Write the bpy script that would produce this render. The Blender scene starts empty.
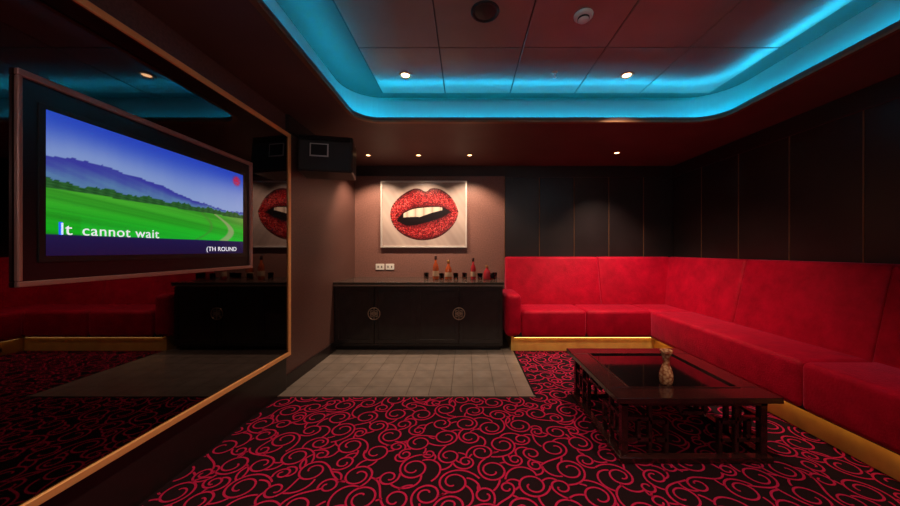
import bpy, bmesh, math, random
from mathutils import Vector, Matrix
random.seed(7)
S=bpy.context.scene
COL=S.collection
try:
    S.view_settings.view_transform='Standard'
    S.view_settings.look='None'
except Exception: pass

def lin(c):
    return tuple(((v/255.0)/12.92 if v/255.0<=0.04045 else ((v/255.0+0.055)/1.055)**2.4) for v in c)

# ---------------- materials ----------------
def mat(name, col, rough=0.5, metal=0.0, spec=0.5, emit=None, es=0.0, bump=None, var=None, sheen=0, coat=0, trans=0, ior=1.45):
    m=bpy.data.materials.new(name); m.use_nodes=True
    nt=m.node_tree; b=nt.nodes['Principled BSDF']
    b.inputs['Base Color'].default_value=(*col,1)
    b.inputs['Roughness'].default_value=rough
    b.inputs['Metallic'].default_value=metal
    b.inputs['Specular IOR Level'].default_value=spec
    b.inputs['IOR'].default_value=ior
    if sheen: 
        b.inputs['Sheen Weight'].default_value=sheen
        b.inputs['Sheen Tint'].default_value=(1,.12,.25,1)
        b.inputs['Sheen Roughness'].default_value=.3
    if coat: b.inputs['Coat Weight'].default_value=coat; b.inputs['Coat Roughness'].default_value=.08
    if trans: b.inputs['Transmission Weight'].default_value=trans
    if emit:
        b.inputs['Emission Color'].default_value=(*emit,1); b.inputs['Emission Strength'].default_value=es
    if bump or var:
        tc=nt.nodes.new('ShaderNodeTexCoord')
        if bump:
            n=nt.nodes.new('ShaderNodeTexNoise'); n.inputs['Scale'].default_value=bump[0]; n.inputs['Detail'].default_value=bump[3] if len(bump)>3 else 4
            nt.links.new(tc.outputs['Object'],n.inputs['Vector'])
            bp=nt.nodes.new('ShaderNodeBump'); bp.inputs['Strength'].default_value=bump[1]; bp.inputs['Distance'].default_value=bump[2] if len(bump)>2 else 0.01
            nt.links.new(n.outputs['Fac'],bp.inputs['Height']); nt.links.new(bp.outputs['Normal'],b.inputs['Normal'])
        if var:
            n2=nt.nodes.new('ShaderNodeTexNoise'); n2.inputs['Scale'].default_value=var[0]; n2.inputs['Detail'].default_value=var[2] if len(var)>2 else 5
            if len(var)>3: n2.inputs['Roughness'].default_value=var[3]
            nt.links.new(tc.outputs['Object'],n2.inputs['Vector'])
            cr=nt.nodes.new('ShaderNodeValToRGB')
            cr.color_ramp.elements[0].position=.3; cr.color_ramp.elements[1].position=.7
            a=var[1]
            cr.color_ramp.elements[0].color=(*[c*(1-a) for c in col],1)
            cr.color_ramp.elements[1].color=(*[min(1,c*(1+a)) for c in col],1)
            nt.links.new(n2.outputs['Fac'],cr.inputs['Fac']); nt.links.new(cr.outputs['Color'],b.inputs['Base Color'])
    return m

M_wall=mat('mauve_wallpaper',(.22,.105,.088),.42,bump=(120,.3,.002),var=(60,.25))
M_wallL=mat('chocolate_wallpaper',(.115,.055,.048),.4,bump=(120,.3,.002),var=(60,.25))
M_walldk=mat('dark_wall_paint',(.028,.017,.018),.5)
M_front=mat('front_wall_paint',(.24,.19,.18),.6)
M_panel=mat('black_lacquer_panel',(.015,.010,.011),.36,bump=(200,.15,.001),var=(3,.2))
M_bronze2=mat('bronze_lip',(.24,.12,.065),.4,metal=.5)
M_soffit=mat('soffit_brown',(.105,.056,.052),.5,var=(2,.15))
M_cove=mat('cove_paint',(.30,.38,.38),.6)
M_cpanel=mat('ceiling_panel_maroon',(.32,.24,.215),.2,spec=.6,var=(2,.12))
M_red=mat('red_velvet',(.40,.0015,.020),.6,spec=.15,sheen=.9,bump=(70,.4,.010,8),var=(6,.30,10,.7))
M_gold=mat('brass_plinth',(1.0,.56,.14),.34,metal=.3,var=(6,.2))
M_goldfr=mat('gold_frame',(1.0,.48,.18),.36,metal=.2)
M_uled=mat('warm_underseat_led',(1,.7,.3),.5,emit=(1,.55,.16),es=5)
M_blackw=mat('black_wood',(.016,.012,.013),.32,var=(10,.3),coat=.2)
M_table=mat('dark_rosewood',(.032,.009,.009),.20,var=(14,.3),coat=.5)
M_glassblk=mat('black_glass_inset',(.006,.003,.004),.06,spec=.8)
M_mirror=mat('smoked_mirror',(.085,.072,.075),.02,metal=1.0)
M_frametv=mat('tv_frame_bronze',(.34,.16,.14),.35,metal=.2)
M_matblk=mat('tv_mount_black',(.008,.005,.007),.3)
M_counter=mat('counter_granite',(.05,.04,.036),.12,var=(80,.5))
M_ctrim=mat('counter_edge',(.24,.17,.14),.35)
M_white=mat('white_plastic',(.75,.72,.68),.4)
M_silver=mat('silver_frame',(.72,.68,.65),.3,metal=.4)
M_black=mat('black_plastic',(.012,.011,.012),.35)
M_grille=mat('speaker_grille',(.02,.018,.02),.5,bump=(400,.8,.003))
M_lamp=mat('downlight_lens',(1,.8,.5),.5,emit=(1,.60,.26),es=9)
M_ring=mat('downlight_ring',(.6,.32,.2),.3,metal=.7)
M_amber=mat('amber_liquor',(.34,.06,.018),.08,coat=.5,spec=.8)
M_redliq=mat('red_liquor',(.36,.02,.03),.08,coat=.5,spec=.8)
M_glass=mat('clear_glass',(.95,.9,.88),.04,trans=1.0)
M_label=mat('bottle_label',(.50,.34,.23),.6)
M_cap=mat('bottle_cap',(.03,.01,.01),.3)
M_capg=mat('bottle_cap_gold',(.5,.27,.1),.3,metal=.8)
M_led=mat('cyan_led',(0,.5,.8),.5,emit=(0.0,.41,.68),es=95)
M_text=mat('lyric_text',(1,1,1),.5,emit=(.80,.84,.95),es=.8)
M_textb=mat('lyric_text_blue',(0,.1,1),.5,emit=(.02,.12,.9),es=.9)
M_base=mat('baseboard_black',(.018,.011,.012),.3)
M_carpet=mat('carpet_black',(.015,.006,.009),.95,spec=.1,bump=(350,.6,.004),var=(200,.4))
M_scroll=mat('carpet_crimson',(.46,.012,.068),.9,spec=.1,bump=(350,.6,.004),var=(150,.25))

# tile material
M_tile=bpy.data.materials.new('grey_floor_tile'); M_tile.use_nodes=True
nt=M_tile.node_tree; b=nt.nodes['Principled BSDF']; b.inputs['Roughness'].default_value=.33
tc=nt.nodes.new('ShaderNodeTexCoord'); br=nt.nodes.new('ShaderNodeTexBrick')
br.offset=0; br.inputs['Scale'].default_value=1; br.inputs['Brick Width'].default_value=.2; br.inputs['Row Height'].default_value=.2
br.inputs['Mortar Size'].default_value=.003; br.inputs['Color1'].default_value=(.19,.155,.135,1); br.inputs['Color2'].default_value=(.22,.18,.158,1); br.inputs['Mortar'].default_value=(.06,.045,.038,1)
nz=nt.nodes.new('ShaderNodeTexNoise'); nz.inputs['Scale'].default_value=8; nz.inputs['Detail'].default_value=6
mx=nt.nodes.new('ShaderNodeMixRGB'); mx.blend_type='MULTIPLY'; mx.inputs[0].default_value=.6
nt.links.new(tc.outputs['Object'],br.inputs['Vector']); nt.links.new(tc.outputs['Object'],nz.inputs['Vector'])
nt.links.new(br.outputs['Color'],mx.inputs[1]); nt.links.new(nz.outputs['Fac'],mx.inputs[2])
mul=nt.nodes.new('ShaderNodeMixRGB'); mul.blend_type='MULTIPLY'; mul.inputs[0].default_value=1; mul.inputs[2].default_value=(1.3,1.3,1.3,1)
nt.links.new(mx.outputs[0],mul.inputs[1]); nt.links.new(mul.outputs[0],b.inputs['Base Color'])

def attr_mat(name, emission=0.0, rough=.5):
    m=bpy.data.materials.new(name); m.use_nodes=True
    nt=m.node_tree; b=nt.nodes['Principled BSDF']; b.inputs['Roughness'].default_value=rough
    a=nt.nodes.new('ShaderNodeAttribute'); a.attribute_name='Col'
    if emission:
        b.inputs['Base Color'].default_value=(.01,.01,.01,1)
        nt.links.new(a.outputs['Color'],b.inputs['Emission Color']); b.inputs['Emission Strength'].default_value=emission
    else:
        nt.links.new(a.outputs['Color'],b.inputs['Base Color'])
    return m

# ---------------- geometry helpers ----------------
def empty(name, loc=(0,0,0), rot=(0,0,0)):
    e=bpy.data.objects.new(name,None); e.location=loc; e.rotation_euler=rot; e.empty_display_size=.1
    COL.objects.link(e); return e
def finish(bm,name,mt,parent=None,smooth=False,loc=(0,0,0)):
    bmesh.ops.recalc_face_normals(bm,faces=bm.faces[:])
    me=bpy.data.meshes.new(name); bm.to_mesh(me); bm.free()
    if isinstance(mt,(list,tuple)):
        for k in mt: me.materials.append(k)
    else: me.materials.append(mt)
    if smooth:
        for p in me.polygons: p.use_smooth=True
    o=bpy.data.objects.new(name,me); o.location=loc; COL.objects.link(o)
    if parent: o.parent=parent
    return o
def add_hexa(bm,v,bevel=0,seg=3):
    vs=[bm.verts.new(p) for p in v]
    fs=[(3,2,1,0),(4,5,6,7),(0,1,5,4),(1,2,6,5),(2,3,7,6),(3,0,4,7)]
    faces=[bm.faces.new([vs[i] for i in f]) for f in fs]
    if bevel:
        es=set()
        for f in faces: es.update(f.edges)
        bmesh.ops.bevel(bm,geom=list(es),offset=bevel,segments=seg,profile=.5,affect='EDGES',clamp_overlap=True)
def bv(x0,x1,y0,y1,z0,z1):
    return [(x0,y0,z0),(x1,y0,z0),(x1,y1,z0),(x0,y1,z0),(x0,y0,z1),(x1,y0,z1),(x1,y1,z1),(x0,y1,z1)]
def box(name,x0,x1,y0,y1,z0,z1,mt,parent=None,bevel=0,seg=2,smooth=False):
    c=((x0+x1)/2,(y0+y1)/2,(z0+z1)/2)
    bm=bmesh.new(); add_hexa(bm,bv(x0-c[0],x1-c[0],y0-c[1],y1-c[1],z0-c[2],z1-c[2]),bevel,seg)
    return finish(bm,name,mt,parent,smooth,c)
def boxes(name,lst,mt,parent=None,bevel=0,seg=1):
    bm=bmesh.new()
    for l in lst: add_hexa(bm,bv(*l),bevel,seg)
    return finish(bm,name,mt,parent)
def hexa(name,v,mt,parent=None,bevel=0,seg=4,smooth=True):
    bm=bmesh.new(); add_hexa(bm,v,bevel,seg); return finish(bm,name,mt,parent,smooth)
def lathe(name,prof,mt,parent=None,loc=(0,0,0),segs=28,smooth=True):
    bm=bmesh.new(); rings=[]
    for r,z in prof:
        if r<1e-5: rings.append([bm.verts.new((0,0,z))])
        else: rings.append([bm.verts.new((r*math.cos(2*math.pi*i/segs),r*math.sin(2*math.pi*i/segs),z)) for i in range(segs)])
    for a,b2 in zip(rings,rings[1:]):
        for i in range(segs):
            j=(i+1)%segs
            if len(a)==1 and len(b2)==1: continue
            if len(a)==1: bm.faces.new((a[0],b2[i],b2[j]))
            elif len(b2)==1: bm.faces.new((a[i],a[j],b2[0]))
            else: bm.faces.new((a[i],a[j],b2[j],b2[i]))
    return finish(bm,name,mt,parent,smooth,loc)

# ---------------- room dims ----------------
XL,XR,YB,YF=-1.69,3.15,4.71,-1.5
ZS=2.57; ZT=2.87
T=.1
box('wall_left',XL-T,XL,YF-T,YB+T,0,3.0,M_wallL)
box('wall_right',XR,XR+T,YF-T,YB+T,0,3.0,M_walldk)
box('wall_back',XL,XR,YB,YB+T,0,3.0,M_wall)
box('wall_front',XL,XR,YF-T,YF,0,3.0,M_front)
box('floor',XL-T,XR+T,YF-T,YB+T,-.1,0,M_base)

# ---------------- ceiling with cove ----------------
def rrect(x0,x1,y0,y1,r,n=10):
    pts=[]
    for cx,cy,a0 in ((x1-r,y0+r,-90),(x1-r,y1-r,0),(x0+r,y1-r,90),(x0+r,y0+r,180)):
        for i in range(n+1):
            a=math.radians(a0+90*i/n); pts.append((cx+r*math.cos(a),cy+r*math.sin(a)))
    return pts
CX0,CX1,CY0,CY1,CR=-1.07,2.48,-.9,3.07,.22
def loop(off): return rrect(CX0-off,CX1+off,CY0-off,CY1+off,CR+off)
bm=bmesh.new()
outer=[bm.verts.new((x,y,ZS)) for x,y in ((XL,YF),(XR,YF),(XR,YB),(XL,YB))]
inner=[bm.verts.new((x,y,ZS)) for x,y in loop(0)]
es=[bm.edges.new((l[i],l[(i+1)%len(l)])) for l in (outer,inner) for i in range(len(l))]
bmesh.ops.triangle_fill(bm,edges=es,use_beauty=True)
def ring(off,z): return [bm.verts.new((x,y,z)) for x,y in loop(off)]
def bridge(a,b2,mi):
    for i in range(len(a)):
        j=(i+1)%len(a); f=bm.faces.new((a[i],a[j],b2[j],b2[i])); f.material_index=mi
r1=ring(0,ZS+.045); bridge(inner,r1,0)
r2=ring(.012,ZS+.045); bridge(r1,r2,1)
r3=ring(.012,ZS+.01); bridge(r2,r3,1)
r4=ring(.13,ZS+.01); bridge(r3,r4,1)
r5=ring(.13,ZT); bridge(r4,r5,1)
f=bm.faces.new(r5); f.material_index=0
me=bpy.data.meshes.new('ceiling'); bm.to_mesh(me); bm.free()
me.materials.append(M_soffit); me.materials.append(M_cove)
COL.objects.link(bpy.data.objects.new('ceiling',me))
# led strip
bm=bmesh.new()
a=[bm.verts.new((x,y,ZS+.02)) for x,y in loop(.085)]; b2=[bm.verts.new((x,y,ZS+.02)) for x,y in loop(.10)]
for i in range(len(a)):
    j=(i+1)%len(a); bm.faces.new((a[i],a[j],b2[j],b2[i]))
finish(bm,'led_cove_strip',M_led)
# lip trim
bm=bmesh.new()
for (o1,z1,o2,z2) in ((-.006,ZS-.006,-.006,ZS+.012),(-.006,ZS-.006,.03,ZS-.006),(.03,ZS-.006,.03,ZS),(-.006,ZS+.012,0,ZS+.012)):
    a=[bm.verts.new((x,y,z1)) for x,y in loop(o1)]; b2=[bm.verts.new((x,y,z2)) for x,y in loop(o2)]
    for i in range(len(a)):
        j=(i+1)%len(a); bm.faces.new((a[i],a[j],b2[j],b2[i]))
finish(bm,'trim_1',M_bronze2)
# hung ceiling panels
PX0,PX1,PY0,PY1=-.80,2.33,-.6,2.98; PZ=2.80
xs=[-.80,-.20,.42,1.04,1.66,2.33]; ys=[-.6,.26,.95,1.64,2.30,2.97]
cp=empty('ceiling_panel_raft')
L=[]
for i in range(5):
    for j in range(5):
        L.append((xs[i]+.0045,xs[i+1]-.0045,ys[j]+.0045,ys[j+1]-.0045,PZ,PZ+.02))
boxes('tiles',L,M_cpanel,cp,bevel=.003)
box('backing',PX0-.01,PX1+.01,PY0,PY1,PZ+.012,PZ+.045,M_walldk,cp)
boxes('hangers',[(x-.02,x+.02,y-.02,y+.02,PZ+.045,ZT) for x in (-.3,.8,1.9) for y in (0,1.2,2.4)],M_soffit,cp)

# downlights
def downlight(x,y,z,energy,size=.042,ang=105,blend=.9,col=(1,.72,.48),tilt=0,tx_=0):
    e=empty('recessed_downlight',(x,y,z))
    lathe('trim_ring',[(size*.8,-.001),(size,-.006),(size*1.25,-.006),(size*1.35,0),(size*.8,0)],M_ring,e)
    lathe('lens',[(0,-.002),(size*.8,-.002),(size*.8,0)],M_lamp,e)
    ld=bpy.data.lights.new('spot',type='SPOT'); ld.energy=energy; ld.color=col; ld.spot_size=math.radians(ang); ld.spot_blend=blend; ld.shadow_soft_size=.02
    lo=bpy.data.objects.new('spot',ld); lo.location=(0,0,-.02); lo.rotation_euler=(math.radians(tilt),0,math.radians(tx_)); COL.objects.link(lo); lo.parent=e
for x in (-1.31,-.635,.05): downlight(x,4.15,ZS,84,.032,ang=104,blend=.6,col=(1,.70,.47),tilt=16)
downlight(1.97,4.05,ZS,150,.036,ang=96,blend=.9,tilt=6,col=(1,.72,.54))
downlight(-.52,2.66,PZ,115,ang=95,blend=1); downlight(1.38,2.66,PZ,205,ang=92,blend=1,tilt=26,tx_=-32)
for x,en in ((-.52,110),(1.38,105)):
    downlight(x,1.2,PZ,en,ang=90,blend=1); downlight(x,-.2,PZ,50,ang=95,blend=1)
# added fill lamps, modelled as sconces, unseen behind the viewpoint
for x in (-.6,.75,2.1):
    e=empty('added_fill_sconce',(x,YF,1.9))
    box('back_plate',-.05,.05,0,.015,-.12,.12,M_bronze2,e,bevel=.003)
    lathe('shade',[(.05,-.11),(.075,.11),(.072,.11),(.047,-.11)],M_white,e,loc=(0,.09,0))
    box('arm',-.01,.01,.015,.09,-.12,-.10,M_bronze2,e)
    ld=bpy.data.lights.new('fill_light',type='POINT'); ld.energy=15; ld.color=(1,.84,.72); ld.shadow_soft_size=.05
    lo=bpy.data.objects.new('fill_light',ld); lo.location=(0,.09,.17); COL.objects.link(lo); lo.parent=e

cs=empty('ceiling_speaker',(.12,1.95,PZ))
lathe('rim',[(0,-.004),(.07,-.004),(.075,-.012),(.088,-.008),(.09,0)],M_grille,cs)
lathe('grille',[(0,-.009),(.05,-.008),(.068,-.005)],M_black,cs)
sd=empty('smoke_detector',(.75,1.98,PZ))
lathe('base',[(0,-.02),(.05,-.02),(.058,-.012),(.06,0)],M_white,sd)
lathe('sensor_head',[(0,-.042),(.022,-.042),(.034,-.034),(.036,-.02)],M_white,sd)
lathe('vent_ring',[(.037,-.02),(.037,-.03),(.033,-.031)],M_black,sd)
sp=empty('fire_sprinkler',(.75,2.62,PZ))
lathe('escutcheon',[(0,-.006),(.02,-.006),(.028,0)],M_ring,sp,segs=16)
lathe('nozzle',[(0,-.045),(.016,-.045),(.016,-.042),(.004,-.038),(.006,-.02),(.009,-.006)],M_silver,sp,segs=12)

# ---------------- wall panelling ----------------
L=[];St=[]
PXs=.585
edges=[PXs+.525*i for i in range(6)]+[XR]
edges=[e for e in edges if e<=XR]
for a,c in zip(edges,edges[1:]):
    if c-a<.05: continue
    L.append((a+.006,c-.006,YB-.022,YB,1.0,2.40))
    St.append((a-.003,a+.003,YB-.025,YB,1.0,2.40))
L.append((PXs,XR,YB-.014,YB,0,1.0)); L.append((PXs,XR,YB-.03,YB,2.40,2.569))
boxes('wall_panel_back',L,M_panel,bevel=.003)
boxes('trim_2',St,M_bronze2)
L=[];St=[]
ye=[4.68-.56*i for i in range(12)]
for a,c in zip(ye,ye[1:]):
    if c<YF: c=YF+.01
    L.append((XR-.022,XR,c+.006,a-.006,1.0,2.40)); St.append((XR-.025,XR,c-.003,c+.003,1.0,2.40))
    if c<=YF+.02: break
L.append((XR-.014,XR,YF,YB,0,1.0)); L.append((XR-.03,XR,YF,YB-.03,2.40,2.569))
boxes('wall_panel_right',L,M_panel,bevel=.003)
boxes('trim_3',St,M_bronze2)
box('trim_4',XL,PXs,YB-.03,YB,2.42,2.569,M_walldk)
box('trim_5',XL,XL+.03,2.9,YB-.03,2.42,2.569,M_walldk)
box('baseboard_left',XL,XL+.02,2.87,3.96,0,.13,M_base,bevel=.004)
box('trim_7',XL,XL+.03,YF,2.868,0,.33,M_base,bevel=.004)

# ---------------- floor coverings ----------------
TX1,TY0=.60,2.74
z0=.006
bm=bmesh.new()
def sheet(x0,x1,y0,y1):
    vs=[bm.verts.new(p) for p in ((x0,y0,z0),(x1,y0,z0),(x1,y1,z0),(x0,y1,z0))]; bm.faces.new(vs)
sheet(XL+.03,XR-.03,YF+.01,YB-.04)
cz=z0+.0012
def ribbon(pts,wf):
    n=len(pts); prev=None
    if n<3: return
    for i,p in enumerate(pts):
        a=pts[max(0,i-1)]; c=pts[min(n-1,i+1)]
        dx,dy=c[0]-a[0],c[1]-a[1]; l=math.hypot(dx,dy) or 1
        w=wf(i/(n-1))/2; nx,ny=-dy/l*w,dx/l*w
        inside = XL+.05<p[0]<XR-.06 and YF+.05<p[1]<YB-.08 and not (p[0]<TX1+.02 and p[1]>TY0-.02)
        cur=(bm.verts.new((p[0]+nx,p[1]+ny,cz)),bm.verts.new((p[0]-nx,p[1]-ny,cz))) if inside else None
        if prev and cur:
            f=bm.faces.new((prev[0],prev[1],cur[1],cur[0])); f.material_index=1
        prev=cur
LW=.0105
circ=[]; cell=.22; gridc={}
def near(x,y):
    gx,gy=int(math.floor(x/cell)),int(math.floor(y/cell))
    for i in (-1,0,1):
        for j in (-1,0,1):
            for k in gridc.get((gx+i,gy+j),()): yield circ[k]
TURN={.078:1.3,.064:1.15,.050:1.0,.037:.85}
for R,tries in ((.078,1800),(.064,4500),(.050,8000),(.037,11000)):
    for _ in range(tries):
        x=random.uniform(XL,2.7); y=random.uniform(YF,4.2)
        if x<TX1 and y>TY0+.1: continue
        if all(math.hypot(x-c[0],y-c[1])>R+c[2]+.018 for c in near(x,y)):
            circ.append((x,y,R)); gridc.setdefault((int(math.floor(x/cell)),int(math.floor(y/cell))),[]).append(len(circ)-1)
occ={}; oc=.016
def key(p): return (int(math.floor(p[0]/oc)),int(math.floor(p[1]/oc)))
def hit(p,own):
    k=key(p)
    for i in (-1,0,1):
        for j in (-1,0,1):
            for (qx,qy,o) in occ.get((k[0]+i,k[1]+j),()):
                if o!=own and math.hypot(qx-p[0],qy-p[1])<.009: return True
    return False
def reg(pts,own):
    for p in pts: occ.setdefault(key(p),[]).append((p[0],p[1],own))
info=[]
for ci,(x,y,R) in enumerate(circ):
    d=random.choice((-1,1)); a0=random.uniform(0,2*math.pi)
    pts=[];n=52
    for i in range(n):
        t=i/(n-1); ang=TURN[R]*2*math.pi
        r=R*(.28+.72*min(1,(t**.6)*1.08)) ; a=a0-d*ang*(1-t)
        pts.append((x+r*math.cos(a),y+r*math.sin(a)))
    ribbon(pts,lambda t:LW*(.9+.25*t)); reg(pts,ci)
    info.append((d,a0))
uid=10**6
jobs=[]
for ci,(x,y,R) in enumerate(circ):
    d,a0=info[ci]
    jobs.append((ci,a0,d,0))
for ci,(x,y,R) in enumerate(circ):
    d,a0=info[ci]
    for k in range(1 if R<.055 else 2): jobs.append((ci,a0-d*(1.5+k*2.1+random.uniform(-.4,.4)),d,1))
for ci,a,d,kind in jobs:
    x,y,R=circ[ci]; p=(x+R*math.cos(a),y+R*math.sin(a))
    if kind==0: hd=a+d*math.pi/2; curv=d/R*.85
    else: hd=a+d*.45; curv=d/R*random.uniform(.85,1.15)
    flip=random.random()<(.3 if kind==0 else .05)
    step=.0055; pts=[p]; q=p
    for k in range(50):
        t=k/50
        c=curv*(1-t*2.2) if flip else curv*(1-t*.5)
        hd+=c*step; q=(q[0]+math.cos(hd)*step,q[1]+math.sin(hd)*step); pts.append(q)
        if k>4 and hit(q,ci): break
        if kind==1 and k>8 and hit(q,-1): break
    if len(pts)>4:
        ribbon(pts,lambda t:LW*1.05)
        uid+=1; reg(pts,uid if kind else ci)
me=bpy.data.meshes.new('carpet'); bm.to_mesh(me); bm.free()
me.materials.append(M_carpet); me.materials.append(M_scroll)
COL.objects.link(bpy.data.objects.new('carpet',me))
box('floor_tiles',XL+.02,TX1,TY0,YB-.01,0.0005,.012,M_tile)
box('trim_6',XL+.03,TX1+.012,TY0-.012,TY0,0.0005,.014,M_ctrim)

# ---------------- mirror wall ----------------
MX=-1.63; MY0,MY1,MZ0,MZ1=-1.3,2.87,.33,2.37
wm=empty('wall_mirror')
box('backing_box',XL,MX-.006,MY0+.02,MY1-.02,MZ0+.02,MZ1-.02,M_blackw,wm)
box('smoked_glass',MX-.006,MX,MY0+.03,MY1-.03,MZ0+.03,MZ1-.03,M_mirror,wm)
fx0,fx1=XL,MX+.012
fw=.036
boxes('gold_frame',[(fx0,fx1,MY0,MY1,MZ0,MZ0+fw),(fx0,fx1,MY0,MY1,MZ1-fw,MZ1),(fx0,fx1,MY0,MY0+fw,MZ0+fw,MZ1-fw),(fx0,fx1,MY1-fw,MY1,MZ0+fw,MZ1-fw)],M_goldfr,wm,bevel=.003)

# ---------------- TV ----------------
tv=empty('wall_television')
tx=-1.612
kx=1.612
ty0,ty1=310*kx/448,310*kx/213
tz1=1.3+87/213*kx; tz0=1.3-18/213*kx
box('mount_panel',MX+.001,MX+.005,ty0+.01,ty1-.01,tz0+.01,tz1-.01,M_matblk,tv)
fw=.026
boxes('outer_frame',[(MX+.001,tx,ty0,ty1,tz0,tz0+fw*.8),(MX+.001,tx,ty0,ty1,tz1-fw,tz1),(MX+.001,tx,ty0,ty0+.014,tz0+fw*.8,tz1-fw),(MX+.001,tx,ty1-fw,ty1,tz0+fw*.8,tz1-fw)],M_frametv,tv,bevel=.003)
sx=-1.619; ks=1.619
sy0,sy1=310*ks/420,310*ks/223; sz0,sz1=1.3-.014*ks,1.3+.335*ks
box('screen_body',MX+.005,sx-.001,sy0-.02,sy1+.02,sz0-.025,sz1+.02,M_black,tv,bevel=.002)
def grid_pic(name,origin,uax,vax,W,H,nu,nv,fn,mt,parent):
    bm=bmesh.new(); vs=[]; cols=[]
    o=Vector(origin);ua=Vector(uax);va=Vector(vax)
    for j in range(nv+1):
        for i in range(nu+1):
            vs.append(bm.verts.new(o+ua*(W*i/nu)+va*(H*j/nv))); cols.append(fn(i/nu,j/nv))
    for j in range(nv):
        for i in range(nu):
            k=j*(nu+1)+i; bm.faces.new((vs[k],vs[k+1],vs[k+nu+2],vs[k+nu+1]))
    me=bpy.data.meshes.new(name); bm.to_mesh(me); bm.free()
    ca=me.color_attributes.new('Col','FLOAT_COLOR','POINT')
    flat=[]
    for c in cols: flat.extend((*lin(c),1))
    ca.data.foreach_set('color',flat)
    me.materials.append(mt); ob=bpy.data.objects.new(name,me); COL.objects.link(ob)
    if parent: ob.parent=parent
    return ob
def mixc(a,b,t):
    t=max(0,min(1,t)); return tuple(a[i]+(b[i]-a[i])*t for i in range(3))
def ss(a,b,x):
    t=max(0,min(1,(x-a)/(b-a))); return t*t*(3-2*t)
def hn(x,seed=0): return math.sin(x*7.1+seed)*.5+math.sin(x*17.3+seed*2)*.3+math.sin(x*41+seed)*.2
def tvfn(u,v):
    if v<.15: return mixc((16,14,60),(30,24,80),v/.15)
    hz=.47-.03*u
    if v<hz:
        t=(v-.15)/(hz-.15)
        c=mixc((10,190,30),(80,185,50),t)
        c=mixc(c,(30,120,25),.45*ss(.2,.9,.5+.5*hn(u*1.3+v*6,2)))
        c=mixc(c,(30,215,60),.5*ss(.6,0,t)*(u>.1))
        rc=.80+.10*math.sin(t*3.0+.3)-.02*t; rw=.012+.035*(1-t)
        d=abs(u-rc); c=mixc(c,(190,175,140),ss(rw,rw*.5,d)*.7)
        d2=abs(u-(rc-.10-.25*(1-t)*.4)); c=mixc(c,(90,130,60),ss(.02,.0,d2)*.5)
        c=mixc(c,(150,150,90),.5*ss(.75,1,u)*ss(.4,1,t))
        return c
    tr=hz+.055+.02*hn(u*5,1)
    if v<tr: return mixc((25,70,30),(60,120,60),.5+.5*hn(u*9+v*40,3))
    hill=.66+.06*math.sin(u*5+.6)-.10*u+.012*hn(u*3,5)
    if v<hill: return mixc((95,135,185),(62,64,170),ss(tr,hill,v)+.15*hn(u*4+v*8,4))
    c=mixc((140,165,225),(40,72,205),ss(hill,1.0,v)*.95)
    c=mixc(c,(180,195,240),.4*ss(.3,.9,u)*ss(1,.7,v))
    if u>.86 and v>.80:
        d=math.hypot((u-.94)*1.8,(v-.90)); c=mixc(c,(220,30,60),ss(.08,.03,d)*(1 if hn(u*60+v*30)>-.2 else .4))
    return c
M_screen=attr_mat('tv_picture',emission=.75,rough=.2)
grid_pic('screen',(sx,sy0,sz0),(0,1,0),(0,0,1),sy1-sy0,sz1-sz0,200,110,tvfn,M_screen,tv)
def text3d(name,body,y,z,size,mt,parent,sxx=1.0,bold=.0,sp=1.0):
    cu=bpy.data.curves.new(name,'FONT'); cu.body=body; cu.size=size; cu.offset=bold; cu.extrude=0.0005; cu.space_character=sp
    to=bpy.data.objects.new(name+'_tmp',cu); COL.objects.link(to)
    bpy.context.view_layer.update()
    dg=bpy.context.evaluated_depsgraph_get()
    me=bpy.data.meshes.new_from_object(to.evaluated_get(dg))
    bpy.data.objects.remove(to)
    me.materials.clear(); me.materials.append(mt)
    ob=bpy.data.objects.new(name,me); COL.objects.link(ob)
    ob.matrix_world=Matrix(((0,0,1,sx+.002),(1*sxx,0,0,y),(0,1,0,z),(0,0,0,1)))
    ob.parent=parent
text3d('lyric_sung','It',1.232,1.362,.068,M_text,tv,1.05,.0)
text3d('lyric_line','cannot wait',1.305,1.362,.064,M_text,tv,1.0,.0,1.08)
text3d('lyric_marker','I',1.228,1.363,.068,M_textb,tv,1.0,.002)
text3d('caption','(TH ROUND',1.93,1.293,.040,M_text,tv,1.1,0,1.05)

# ---------------- bar cabinet ----------------
bc=empty('bar_cabinet')
BX0,BX1,BY0,BY1,BH=XL+.003,.47,3.95,YB-.002,.89
box('carcass',BX0,BX1,BY0+.025,BY1,.085,BH-.045,M_blackw,bc)
box('toe_kick',BX0,BX1-.02,BY0+.07,BY1,.013,.085,M_base,bc)
box('countertop',BX0,BX1+.015,BY0-.02,BY1,BH-.03,BH,M_counter,bc,bevel=.004)
box('counter_edge_trim',BX0,BX1+.012,BY0-.012,BY0+.03,BH-.05,BH-.03,M_ctrim,bc)
box('bottom_rail',BX0,BX1,BY0+.01,BY0+.03,.075,.105,M_blackw,bc,bevel=.003)
dx=[BX0+.01,-1.17,-.635,-.09,BX1-.01]
for i in range(4):
    a,c=dx[i]+.004,dx[i+1]-.004; zb,zt=.11,BH-.06
    box('door_%d'%(i+1),a,c,BY0+.004,BY0+.025,zb,zt,M_blackw,bc,bevel=.003)
    s=.05
    boxes('door_molding_%d'%(i+1),[(a,c,BY0-.004,BY0+.006,zb,zb+s),(a,c,BY0-.004,BY0+.006,zt-s,zt),(a,a+s,BY0-.004,BY0+.006,zb+s,zt-s),(c-s,c,BY0-.004,BY0+.006,zb+s,zt-s)],M_blackw,bc,bevel=.002)
boxes('centre_stile',[(-.645,-.625,BY0-.002,BY0+.026,.1,BH-.05)],M_blackw,bc)
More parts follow.
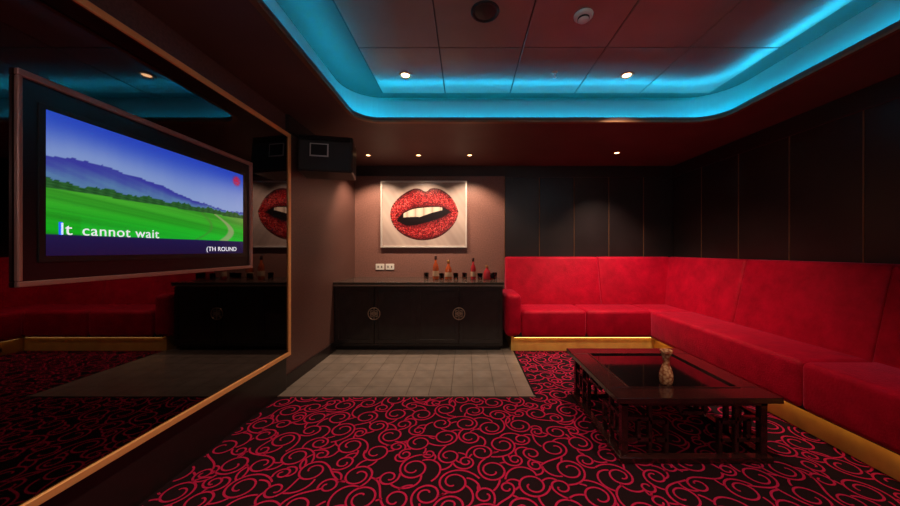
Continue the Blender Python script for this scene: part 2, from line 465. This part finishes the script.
M_medal=mat('medallion_bronze',(.36,.26,.2),.35,metal=.5)
def medallion(cx,cz):
    bm=bmesh.new()
    def tor(R,r,n=32):
        rings=[]
        for i in range(n):
            a=2*math.pi*i/n
            rings.append([bm.verts.new((cx+(R+r*math.cos(b))*math.cos(a),BY0-.008+r*.6*math.sin(b),cz+(R+r*math.cos(b))*math.sin(a))) for b in [k*math.pi/3 for k in range(6)]])
        for i in range(n):
            for k in range(6): bm.faces.new((rings[i][k],rings[(i+1)%n][k],rings[(i+1)%n][(k+1)%6],rings[i][(k+1)%6]))
    tor(.075,.006); tor(.022,.005,20)
    y0,y1=BY0-.012,BY0-.003
    for (x0,x1,za,zb) in ((-.004,.004,-.075,.075),(-.05,.05,-.004,.004),(-.045,-.037,-.04,.04),(.037,.045,-.04,.04),(-.045,-.015,.034,.042),(.015,.045,.034,.042),(-.045,-.015,-.042,-.034),(.015,.045,-.042,-.034),(-.03,-.022,-.022,.022),(.022,.03,-.022,.022)):
        add_hexa(bm,bv(cx+x0,cx+x1,y0,y1,cz+za,cz+zb))
    finish(bm,'medallion_handle',M_medal,bc)
medallion(-1.17,.49); medallion(-.09,.49)

# bottles & glasses
def bottle(kind,x,y,h,r,m,cap,lab=True):
    e=empty(kind,(x,y,BH))
    lathe('body',[(0,0),(r,0),(r*1.02,.01),(r,h*.5),(r*.8,h*.62),(r*.38,h*.72),(r*.32,h*.9),(0,h*.9)],m,e,segs=20)
    lathe('cap',[(r*.38,h*.84),(r*.42,h*.86),(r*.42,h*.99),(r*.3,h),(0,h)],cap,e,segs=16)
    if lab: lathe('label',[(r*1.03,h*.15),(r*1.035,h*.16),(r*1.035,h*.36),(r*1.03,h*.37)],M_label,e,segs=20)
bottle('whisky_bottle',-.42,4.3,.33,.042,M_amber,M_cap)
bottle('whisky_bottle',-.245,4.32,.27,.046,M_amber,M_capg)
bottle('liqueur_bottle',.10,4.3,.30,.036,M_redliq,M_cap)
bottle('liqueur_bottle',.29,4.3,.20,.05,M_redliq,M_capg,False)
def tumbler(x,y,m=M_glass,h=.095,r=.036):
    e=empty('whisky_glass',(x,y,BH))
    lathe('bowl',[(0,0),(r*.85,0),(r,h),(r*.93,h),(r*.8,.012),(0,.012)],m,e,segs=20)
    if random.random()<.8: lathe('drink',[(0,.0125),(r*.78,.0125),(r*.86,h*.55),(0,h*.55)],M_amber,e,segs=20)
for x,y in ((-.33,4.2),(-.14,4.25),(-.02,4.3),(.19,4.22),(.36,4.2),(.40,4.33),(-.55,4.3)): tumbler(x,y)

# wall outlets
ou=empty('wall_outlet')
for k,x0 in enumerate((-1.37,-1.22)):
    box('plate_%d'%(k+1),x0,x0+.13,YB-.01,YB,1.0,1.09,M_white,ou,bevel=.003)
    boxes('sockets_%d'%(k+1),[(x0+.03,x0+.045,YB-.012,YB-.009,1.03,1.06),(x0+.085,x0+.10,YB-.012,YB-.009,1.03,1.06)],M_black,ou)

# ---------------- lips picture ----------------
pic=empty('framed_lips_picture')
px0,px1,pz0,pz1=-1.29,.015,1.335,2.345
fw=.025
boxes('frame',[(px0,px1,YB-.04,YB,pz0,pz0+fw),(px0,px1,YB-.04,YB,pz1-fw,pz1),(px0,px0+fw,YB-.04,YB,pz0+fw,pz1-fw),(px1-fw,px1,YB-.04,YB,pz0+fw,pz1-fw)],M_silver,pic,bevel=.003)
box('backing',px0+.01,px1-.01,YB-.02,YB,pz0+.01,pz1-.01,M_black,pic)
def interp(P,x):
    if x<=P[0][0]: return P[0][1]
    for (a,ya),(b2,yb) in zip(P,P[1:]):
        if x<=b2: 
            t=(x-a)/(b2-a); return ya+(yb-ya)*t
    return P[-1][1]
def smoothP(P,n=80):
    out=[]
    for k in range(len(P)-1):
        p0=P[max(0,k-1)];p1=P[k];p2=P[k+1];p3=P[min(len(P)-1,k+2)]
        for i in range(8):
            t=i/8
            f=lambda a,b,c,d:.5*((2*b)+(-a+c)*t+(2*a-5*b+4*c-d)*t*t+(-a+3*b-3*c+d)*t**3)
            out.append((f(p0[0],p1[0],p2[0],p3[0]),f(p0[1],p1[1],p2[1],p3[1])))
    out.append(P[-1]); return out
OT=smoothP([(389,214),(391,206),(396,199),(403,193),(412,188),(419,187.5),(426,190.5),(432,187),(441,188),(450,194),(456,202),(460,212)])
OB=smoothP([(389,214),(391,223),(397,232),(408,239),(422,242),(437,239.5),(449,232),(457,222),(460,212)])
IT=smoothP([(396,221),(403,213),(413,208),(424,206.5),(434,206),(444,207),(452,212)])
IB=smoothP([(396,221),(405,226),(415,226),(427,223),(438,219.5),(446,216),(452,212)])
rnd=random.Random(3)
NG=[[rnd.random() for _ in range(400)] for _ in range(400)]
def lipfn(u,v):
    X=381+86*u; Y=248-67*v
    bg=mixc((192,176,168),(150,134,130),.5+.3*hn(u*2+v,1))
    ot,ob_=interp(OT,X),interp(OB,X)
    if not (389<X<460 and ot<Y<ob_):
        return bg
    if 396<X<452:
        it,ib=interp(IT,X),interp(IB,X)
        if it<Y<ib:
            m=(Y-it)/(ib-it)
            tooth=abs(math.sin((X-424)*.36))
            lim=.58-.3*abs(X-420)/28
            if .06<m<lim and 403<X<443: return mixc((120,105,95),(205,190,175),tooth**.3)
            return (14,4,6)
    else: it=ib=interp(IT,X)
    edge=min(Y-ot,ob_-Y)
    if 396<X<452:
        if Y<it: k=(Y-ot)/(it-ot+1e-6)
        else: k=1-(Y-ib)/(ob_-ib+1e-6)
    else: k=.4
    s_=math.sin(math.pi*max(0,min(1,k)))
    c=mixc((76,3,12),(145,12,24),s_)
    c=mixc(c,(46,2,6),ss(3.2,0,edge))
    g=NG[int(u*118)][int(v*91)]
    if g>.76: c=mixc(c,(255,150,135),(.25+.55*s_)*(g-.66)/.34)
    elif g<.36: c=mixc(c,(36,1,4),.65)
    return c
M_pic=attr_mat('lips_print',0,.3)
grid_pic('print',(px0+fw,YB-.022,pz0+fw),(1,0,0),(0,0,1),px1-px0-2*fw,pz1-pz0-2*fw,354,273,lipfn,M_pic,pic)

# ---------------- karaoke speaker ----------------
spk=empty('wall_speaker',(-1.39,3.16,2.235),(math.radians(-4),0,math.radians(12)))
box('cabinet',-.26,.24,-.13,.15,-.18,.18,M_black,spk,bevel=.012)
box('front_grille',-.25,.23,-.145,-.13,-.17,.12,M_grille,spk,bevel=.006)
box('brand_plate',-.15,.02,-.150,-.145,-.04,.09,M_silver,spk,bevel=.002)
box('plate_inset',-.138,.008,-.153,-.150,-.028,.078,M_black,spk)
boxes('vent_slats',[(-.24,.22,-.148,-.13,.126+i*.016,.134+i*.016) for i in range(3)],M_matblk,spk)
box('wall_bracket',-.29,-.22,.0,.10,-.04,.04,M_black,spk)

# ---------------- sofa ----------------
sf=empty('corner_sofa')
box('plinth_back',.58,2.5,3.975,4.66,.008,.195,M_gold,sf)
box('plinth_right',2.42,3.1,.25,4.66,.008,.195,M_gold,sf)
box('underseat_led_back',.62,2.36,3.955,3.962,.1815,.1895,M_uled,sf)
box('underseat_led_right',2.372,2.379,.45,3.9,.1815,.1895,M_uled,sf)
SZ0,SZ1=.19,.53
def cushion(name,x0,x1,y0,y1,z0,z1,b=.045): return box(name,x0,x1,y0,y1,z0,z1,M_red,sf,bevel=b,seg=5,smooth=True)
box('seat_underside',.60,2.9,3.94,4.5,.1895,.25,M_base,sf)
box('seat_underside_right',2.345,2.9,.40,4.0,.1895,.25,M_base,sf)
cushion('seat_1',.70,1.53,3.92,4.5,SZ0,SZ1)
cushion('seat_2',1.525,2.36,3.92,4.5,SZ0,SZ1)
cushion('seat_corner',2.33,2.95,3.90,4.5,SZ0,SZ1)
cushion('seat_3',2.32,2.95,2.155,3.915,SZ0,SZ1)
cushion('seat_4',2.32,2.95,.42,2.16,SZ0,SZ1)
cushion('arm_1',.50,.71,3.92,4.55,SZ0,.74,.07)
cushion('arm_2',2.32,3.0,.22,.43,SZ0,.74,.07)
def backc(name,v): return hexa(name,v,M_red,sf,bevel=.035,seg=5)
zb,zt=.46,1.20
for k,(a,c) in enumerate(((.58,1.93),(1.925,3.0))):
    backc('back_cushion_%d'%(k+1),[(a,4.38,zb),(c,4.38,zb),(c,4.68,zb),(a,4.68,zb),(a,4.53,zt),(c,4.53,zt),(c,4.68,zt),(a,4.68,zt)])
yb=[4.56,3.28,2.16,1.04,.22]
for k in range(4):
    a,c=yb[k+1],yb[k]+.003
    backc('back_cushion_%d'%(k+3),[(2.80,a,zb),(3.11,a,zb),(3.11,c,zb),(2.80,c,zb),(2.96,a,zt),(3.11,a,zt),(3.11,c,zt),(2.96,c,zt)])

# ---------------- coffee table ----------------
ct=empty('coffee_table')
X0,X1,Y0,Y1=.90,1.89,1.84,2.78; ZTt=.42
bw=.15
def frame4(x0,x1,y0,y1,z0_,z1_,w): return [(x0,x1,y0,y0+w,z0_,z1_),(x0,x1,y1-w,y1,z0_,z1_),(x0,x0+w,y0+w,y1-w,z0_,z1_),(x1-w,x1,y0+w,y1-w,z0_,z1_)]
boxes('top_frame',frame4(X0,X1,Y0,Y1,ZTt-.035,ZTt,bw),M_table,ct,bevel=.004,seg=2)
box('glass_inset',X0+bw,X1-bw,Y0+bw,Y1-bw,ZTt-.02,ZTt-.008,M_glassblk,ct)
boxes('inset_bead',frame4(X0+bw-.012,X1-bw+.012,Y0+bw-.012,Y1-bw+.012,ZTt-.004,ZTt+.004,.012),M_table,ct,bevel=.001)
ax0,ax1,ay0,ay1=X0+.05,X1-.05,Y0+.05,Y1-.05
boxes('apron',frame4(ax0,ax1,ay0,ay1,ZTt-.07,ZTt-.035,.03),M_table,ct)
boxes('base_rail',frame4(ax0-.02,ax1+.02,ay0-.02,ay1+.02,.008,.045,.05),M_table,ct,bevel=.003)
pw=.04
boxes('legs',[(a,a+pw,c,c+pw,.045,ZTt-.035) for a in (ax0,ax1-pw) for c in (ay0,ay1-pw)],M_table,ct,bevel=.002)
zl,zh=.045,ZTt-.07; H=zh-zl
bt=.022
def fret(W):
    out=[]
    def hb(s0,s1,z): out.append((s0,s1,z-bt/2,z+bt/2))
    def vb(s,za,zb_): out.append((s-bt/2,s+bt/2,za,zb_))
    for m in (0,1):
        def S_(s): return s if m==0 else W-s
        def HB(a,c,z):
            a,c=sorted((S_(a),S_(c))); hb(a,c,z)
        vb(S_(.14),zl,zh)
        HB(0,.14,zl+H*.30); HB(.0,.14,zl+H*.72)
        vb(S_(.07),zl+H*.30,zl+H*.72)
        HB(.14,.24,zl+H*.66); vb(S_(.24),zl,zl+H*.66+bt/2)
        HB(.18,.24,zl+H*.30)
    c=W/2
    hb(c-.075,c+.075,zl+H*.84); vb(c-.075,zl+H*.84,zh); vb(c+.075,zl+H*.84,zh)
    return out
W=ax1-ax0-2*pw
L=[]
for (s0,s1,za,zb_) in fret(W):
    for yy in (ay0+.008,ay1-.036): L.append((ax0+pw+s0,ax0+pw+s1,yy,yy+.028,za,zb_))
W=ay1-ay0-2*pw
for (s0,s1,za,zb_) in fret(W):
    for xx in (ax0+.008,ax1-.036): L.append((xx,xx+.028,ay0+pw+s0,ay0+pw+s1,za,zb_))
boxes('fretwork',L,M_table,ct)

# vase
M_vase=bpy.data.materials.new('amber_mosaic_vase'); M_vase.use_nodes=True
nt=M_vase.node_tree; b=nt.nodes['Principled BSDF']; b.inputs['Roughness'].default_value=.15; b.inputs['Coat Weight'].default_value=.5
tc=nt.nodes.new('ShaderNodeTexCoord'); vo=nt.nodes.new('ShaderNodeTexVoronoi'); vo.inputs['Scale'].default_value=55
cr=nt.nodes.new('ShaderNodeValToRGB'); cr.color_ramp.elements[0].color=(.80,.48,.26,1); cr.color_ramp.elements[0].position=.15
cr.color_ramp.elements[1].color=(.30,.07,.03,1); cr.color_ramp.elements[1].position=.75
nt.links.new(tc.outputs['Object'],vo.inputs['Vector']); nt.links.new(vo.outputs['Distance'],cr.inputs['Fac']); nt.links.new(cr.outputs['Color'],b.inputs['Base Color'])
lathe('vase',[(0,0),(.034,0),(.038,.01),(.042,.04),(.040,.07),(.030,.105),(.019,.135),(.018,.15),(.024,.18),(.034,.205),(.040,.222),(.036,.222),(.030,.203),(.020,.17),(.014,.145),(.0,.14)],M_vase,None,(1.33,2.06,ZTt-.0075),segs=32)

# ---------------- world + camera ----------------
w=bpy.data.worlds.new('World'); S.world=w; w.use_nodes=True
w.node_tree.nodes['Background'].inputs[0].default_value=(.01,.008,.01,1)
cam=bpy.data.cameras.new('camera'); co=bpy.data.objects.new('camera',cam); COL.objects.link(co)
co.location=(0,0,1.3); co.rotation_euler=(math.radians(90),0,0)
cam.sensor_width=36; cam.lens=310/900*36; cam.shift_x=-16/900; cam.shift_y=-3/900; cam.clip_start=.02
S.camera=co
